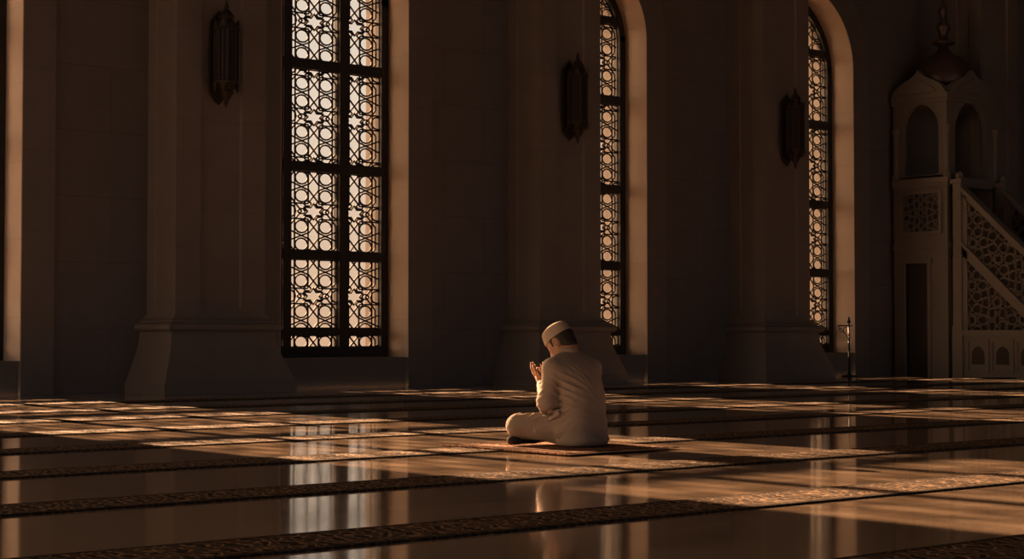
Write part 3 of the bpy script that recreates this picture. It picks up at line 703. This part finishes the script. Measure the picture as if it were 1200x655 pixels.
def arms(F, inf=0, k=.03, hand=True, stop=1.):
    for s, n in ((-1, 'L'), (1, 'R')):
        sh, el, wr = (np.array(J[q+n]) for q in ('sh', 'el', 'wr'))
        F.cap(sh, el, .050, .038, k=k, inf=inf); F.cap(el, el+(wr-el)*stop, .038, .026, k=k, inf=inf)
def legs(F, inf=0, k=.03):
    for n in 'LR':
        h, kn, an = (np.array(J[q+n]) for q in ('hip', 'knee', 'ank'))
        F.cap(h, kn, .092, .060, k=.04, inf=inf); F.cap(kn, an, .056, .036, k=k, inf=inf)

# body: one surface from head to feet
LO, HI = (-.44,-.22,-.03), (.44,.45,.92)
F = Field(LO, HI, .0045)
torso(F); arms(F); legs(F)
for n in 'LR':
    an, to = np.array(J['ank'+n]), np.array(J['toe'+n]); F.cap(an, to, .036, .022, k=.02); F.cap(an-(to-an)*.15, an, .03, .034, k=.02)
F.cap((0,.07,.52), hd(0,-.025,-.07), .058, .053, k=.03)
# head
F.ell(hd(0,-.010,.035), (.073,.091,.088), HR, k=.02)
F.ell(hd(0,.028,-.035), (.060,.070,.072), HR, k=.03)
F.cap(hd(-.045,.01,-.062), hd(-.012,.078,-.098), .020, .018, k=.03); F.cap(hd(.045,.01,-.062), hd(.012,.078,-.098), .020, .018, k=.03)
F.ell(hd(0,.082,-.096), (.022,.018,.018), HR, k=.02)
for s in (-1, 1):
    F.ell(hd(s*.042,.066,-.015), (.022,.018,.018), HR, k=.02)
    F.ell(hd(s*.033,.090,.010), (.017,.012,.011), HR, k=.012, op='s')
    F.ell(hd(s*.032,.078,.008), (.014,.014,.013), HR, k=.008)
    F.cap(hd(s*.014,.094,.026), hd(s*.05,.080,.026), .009, .007, k=.012)
    F.ell(hd(s*.076,-.008,.0), (.010,.020,.032), HR @ rotz(-s*.35), k=.008)
    F.ell(hd(s*.086,.0,.003), (.006,.011,.019), HR @ rotz(-s*.35), k=.004, op='s')
    F.ell(hd(s*.011,.105,-.037), (.009,.010,.008), HR, k=.008)
F.cap(hd(0,.098,.020), hd(0,.116,-.030), .009, .013, k=.012)
F.cap(hd(-.020,.090,-.064), hd(.020,.090,-.064), .0075, .0075, k=.01); F.cap(hd(-.017,.088,-.077), hd(.017,.088,-.077), .0085, .0085, k=.01)
F.cap(hd(-.022,.101,-.070), hd(.022,.101,-.070), .003, .003, k=.003, op='s')
# hands raised in prayer, palms turned up and towards the face
for s, n in ((-1, 'L'), (1, 'R')):
    w = np.array(J['wr'+n]); d = np.array((-s*.10, .75, .70)); d /= np.linalg.norm(d)          # palm to fingertip
    nrm = np.array((-s*.30, -.80, .52)); nrm -= d*(nrm@d); nrm /= np.linalg.norm(nrm)         # out of the palm
    acr = np.cross(d, nrm)*(-s); acr /= np.linalg.norm(acr)
    if acr[0]*s < 0: acr = -acr                     # towards the outer (little finger inner) side
    F.cap(w, w+d*.03, .027, .026, k=.012)
    for q in (-.028,-.010,.009,.027): F.cap(w+d*.018+acr*q*.7, w+d*.088+acr*q, .0145, .0115, k=.012)
    for q, ln, sp in ((-.030,.062,-.10),(-.0105,.078,-.03),(.0095,.084,.03),(.0295,.076,.09)):
        p0 = w+d*.086+acr*q; a1 = d*math.cos(.18)+nrm*math.sin(.18)+acr*sp; a2 = d*math.cos(.48)+nrm*math.sin(.48)+acr*sp; a3 = d*math.cos(.75)+nrm*math.sin(.75)+acr*sp
        p1 = p0+a1*ln*.46; p2 = p1+a2*ln*.30; p3 = p2+a3*ln*.24
        F.cap(p0, p1, .0090, .0084, k=.003); F.cap(p1, p2, .0084, .0076, k=.003); F.cap(p2, p3, .0076, .0066, k=.003)
    t0 = w+d*.026+acr*.026+nrm*.006; t1 = t0+d*.030+acr*.024+nrm*.014; t2 = t1+d*.030+acr*.010+nrm*.008; t3 = t2+d*.024+acr*.002+nrm*.004
    F.cap(t0, t1, .015, .0115, k=.010); F.cap(t1, t2, .0108, .0095, k=.004); F.cap(t2, t3, .0095, .0075, k=.004)
MAN = (7.365, -11.485, .0250)
man = F.obj('person', 'skin', smooth_it=1); man.location = MAN; man.rotation_euler = (0, 0, math.radians(8))
tag(man, 'person in cream shirt, trousers and cap sitting cross-legged with raised palms on the rug', 'person')

def creases(spots, seed):
    """sharp-crested cloth folds gathered around given spots: (centre, reach, height, direction across the folds, spacing)"""
    rs = np.random.RandomState(seed); ph = rs.uniform(0, 6.28, len(spots))
    def fn(X, Y, Z):
        out = np.zeros_like(X)
        wx = .012*np.sin(31*X+17*Z+1)+.010*np.sin(23*Y-19*Z); 
        for (c, R_, amp, dr, sp), p in zip(spots, ph):
            g = np.exp(-((X-c[0])**2+(Y-c[1])**2+(Z-c[2])**2)/R_**2); d = np.array(dr, float); d /= np.linalg.norm(d)
            t = (X*d[0]+Y*d[1]+Z*d[2]+wx)/sp*PI+p
            out += -amp*g*((1-np.abs(np.sin(t)))**1.5-.3)
        return out.astype(np.float32)
    return fn
def folds(amp, seed):
    rs = np.random.RandomState(seed)
    w = [(rs.normal(size=3)*np.array((16, 16, 9)), rs.uniform(0, 6.28), rs.uniform(.5, 1)) for _ in range(9)]
    def fn(X, Y, Z):
        a = np.zeros_like(X)
        for kx, ph, g_ in w: a += g_*np.sin(kx[0]*X+kx[1]*Y+kx[2]*Z+ph+1.3*np.sin(9*Z+5*X+ph))
        return (amp*a/3).astype(np.float32)
    return fn
# trousers
F = Field(LO, HI, .006)
F.ell((-.01,0,.13), (.155,.140,.125), k=.05, inf=.015)
for s in (-1, 1): F.ell((-.01+s*.068,-.045,.115), (.100,.102,.108), k=.05, inf=.016)
for n in 'LR':
    h, kn, an = (np.array(J[q+n]) for q in ('hip', 'knee', 'ank'))
    F.cap(h, kn, .106, .074, k=.05); F.cap(kn, kn+(an-kn)*.86, .070, .052, k=.03)
    ax_ = (kn-h)/np.linalg.norm(kn-h); up_ = np.array((0,0,1.))
    for t_ in (.42, .58, .72, .86):                                     # creases wrapping the thigh
        c_ = h+(kn-h)*t_; r_ = .106+(.074-.106)*t_
        sd_ = np.cross(ax_, up_)*(1 if n == 'R' else -1)
        F.cap(c_+up_*r_*.95+ax_*.03, c_+sd_*r_*-1.0*(1 if n == 'R' else -1)*0+np.array((-1 if n == 'L' else 1,-.4,0))*r_*.9-up_*.02-ax_*.05, .007, .005, k=.02)
F.disp(creases([((-.14,.08,.16), .12, .016, (.75,.5,.45), .045), ((-.22,.18,.15), .10, .012, (.6,.75,.3), .040), ((-.25,.24,.08), .09, .010, (.5,.6,.6), .03), ((-.16,.05,.06), .12, .014, (.8,.4,.3), .05), ((.2,.15,.15), .15, .012, (-.6,.75,.3), .045)], 9))
F.disp(folds(.003, 3)); F.plane((0,0,-1), 0.004, .01)
tr = F.obj('trousers', 'trousers', man)
# shirt: torso, sleeves, skirt of the shirt spread over the seat
F = Field(LO, HI, .006)
torso(F, inf=.017, k=.06)
F.ell((-.01,-.03,.14), (.172,.152,.13), k=.05); F.ell((-.01,-.05,.035), (.185,.165,.055), k=.05); F.ell((.01,-.02,.30), (.188,.135,.18), rotx(-.1), k=.05)
for s, n in ((-1, 'L'), (1, 'R')):
    sh, el, wr = (np.array(J[q+n]) for q in ('sh', 'el', 'wr'))
    F.cap(sh, el, .063, .054, k=.02); F.ell(el+np.array((0,.005,-.008)), (.054,.060,.056), k=.03); F.cap(el, el+(wr-el)*.93, .058, .037, k=.03)
    F.cap(el+(wr-el)*.40+np.array((s*.01,-.012,-.03)), el+(wr-el)*.55+np.array((s*.03,0,.03)), .012, .008, k=.03)
    F.cap(el+(wr-el)*.62+np.array((s*.01,-.01,-.028)), el+(wr-el)*.74+np.array((s*.025,0,.025)), .010, .007, k=.025)
    for t_ in range(3):                                                  # bunched folds at the waist beside the thigh
        F.cap((s*(.205-.005*t_), -.02+.03*t_, .215-.028*t_), (s*.215, .075+.015*t_, .165-.025*t_), .014, .010, k=.022)
F.cap((-.155,.115,.235), (.155,.115,.235), .05, .05, k=.06)
F.cap((0,.07,.53), (0,.082,.575), .068, .060, k=.025)
F.disp(creases([((-.15,-.06,.37), .10, .015, (.6,0,.8), .040), ((-.17,0,.20), .10, .022, (.3,.6,.8), .034), ((.16,-.05,.20), .11, .009, (-.3,.5,.8), .045),
    ((-.215,.05,.30), .09, .015, (.2,.5,.9), .034), ((-.12,.16,.36), .08, .012, (.3,.6,.7), .028), ((.22,.05,.30), .10, .012, (.2,.5,.9), .036), ((0,-.15,.12), .17, .005, (.5,0,.9), .06),
    ((.02,-.12,.36), .15, .004, (.75,0,.65), .065), ((-.06,-.10,.47), .10, .003, (.9,0,.3), .045), ((.17,-.05,.40), .10, .008, (-.6,0,.8), .045)], 5))
F.disp(folds(.003, 11)); F.plane((0,0,-1), .0, .01); 
sh_ = F.obj('shirt', 'shirt', man)
# stand-up collar
bm = B(); n = 40; A_ = Vector((0,.078,.580)); Z_ = Vector(hd(0,-.03,-.07))-Vector((0,.07,.52)); Z_.normalize(); Xv = Vector((1,0,0)); Yv = Z_.cross(Xv).normalized()
rows = []
for r, h_ in ((.070,0),(.068,.022),(.066,.040),(.063,.043),(.060,.040),(.060,0)):
    rows.append([bm.verts.new(A_+Xv*(r*math.cos(2*PI*i/n))+Yv*(r*1.02*math.sin(2*PI*i/n))+Z_*(h_-.006*math.sin(2*PI*i/n))) for i in range(n)])
for a, b in zip(rows, rows[1:]+rows[:1]):
    for i in range(n): bm.faces.new([a[i], a[(i+1) % n], b[(i+1) % n], b[i]])
mesh_obj('collar', bm, M['shirt'], sh_, True)
for s, nme in ((-1, 'L'), (1, 'R')):
    el, wr = Vector(J['el'+nme]), Vector(J['wr'+nme]); d_ = (wr-el).normalized(); bm = B()
    tube(bm, [wr-d_*.045, wr-d_*.04, wr-d_*.012, wr-d_*.006], [.034,.0395,.0385,.035], 24); mesh_obj('cuff', bm, M['shirt'], sh_, True)
# hair: a close shell over the back and sides of the skull
F = Field(hd(0,0,0)-.17, hd(0,0,0)+.17, .0035)
F.ell(hd(0,-.010,.030), (.078,.095,.090), HR, k=.01); F.ell(hd(0,-.058,-.045), (.050,.032,.048), HR, k=.03)
def pl(n, d): nn = HR @ np.array(n, float); F.plane(nn, d+nn@HC, .008)
_, (X, Y, Z) = F._sub(F.lo, F.lo+F.h*F.n); l = [sum(HR[j][i]*((X, Y, Z)[j]-HC[j]) for j in range(3)) for i in range(3)]
face = np.maximum(l[1]-.036, -(l[1]-.20)); face = np.where(l[2] > .06, -.0+0*l[1]-.05, l[1]-.034+np.maximum(-l[2]-.005, 0)*1.6)
ear = np.sqrt(((np.abs(l[0])-.08)/.03)**2+((l[1]+.004)/.026)**2+((l[2]+.002)/.038)**2)*.026-.026
F.v = np.maximum(F.v, np.maximum(face, -ear)).astype(np.float32); pl((0,0,-1), .085)
F.obj('hair', 'hair', man, 1)
# knitted prayer cap with a rolled rim
F = Field(hd(0,0,0)-.20, hd(0,0,0)+.20, .0035)
CT = HR @ rotx(.10)
def capf(X, Y, Z):
    c = hd(0,-.006,.058); d = (X-c[0], Y-c[1], Z-c[2]); l = [sum(CT[j][i]*d[j] for j in range(3)) for i in range(3)]
    tp = 1-np.clip(l[2], 0, .1)*2.2
    rr = np.sqrt((l[0]/.080)**2+(l[1]/.097)**2)
    side = (rr-tp)*.088; topz = l[2]-(.076-.030*rr**2); return np.maximum(np.maximum(side, topz), -l[2]-.012).astype(np.float32)
F.put(capf, F.lo, F.lo+F.h*F.n, .001); F.v -= .003
cp = F.obj('cap', 'cap', man, 3)
bm = B(); c = hd(0,-.006,.058); n = 48; rows = []
for r, z_ in ((1.0,-.013),(1.022,-.010),(1.026,0),(1.02,.012),(1.0,.015),(.97,.0)):
    rows.append([bm.verts.new(c+CT @ np.array((0.0835*r*math.cos(2*PI*i/n), .1005*r*math.sin(2*PI*i/n), z_))) for i in range(n)])
for a, b in zip(rows, rows[1:]+rows[:1]):
    for i in range(n): bm.faces.new([a[i], a[(i+1) % n], b[(i+1) % n], b[i]])
mesh_obj('rim', bm, M['cap'], cp, True)
# socks
for n in 'LR':
    F = Field(LO, (.44,.45,.2), .005); an, to = np.array(J['ank'+n]), np.array(J['toe'+n]); kn = np.array(J['knee'+n])
    F.cap(an, to, .042, .028, k=.02); F.cap(an-(to-an)*.15, an, .036, .040, k=.02); F.cap(an, an+(kn-an)*.2, .042, .044, k=.02); F.ell(to-(to-an)*.12, (.042,.042,.026), k=.02)
    F.plane((0,0,-1), -.003, .006)
    F.obj('sock', 'sock', man)
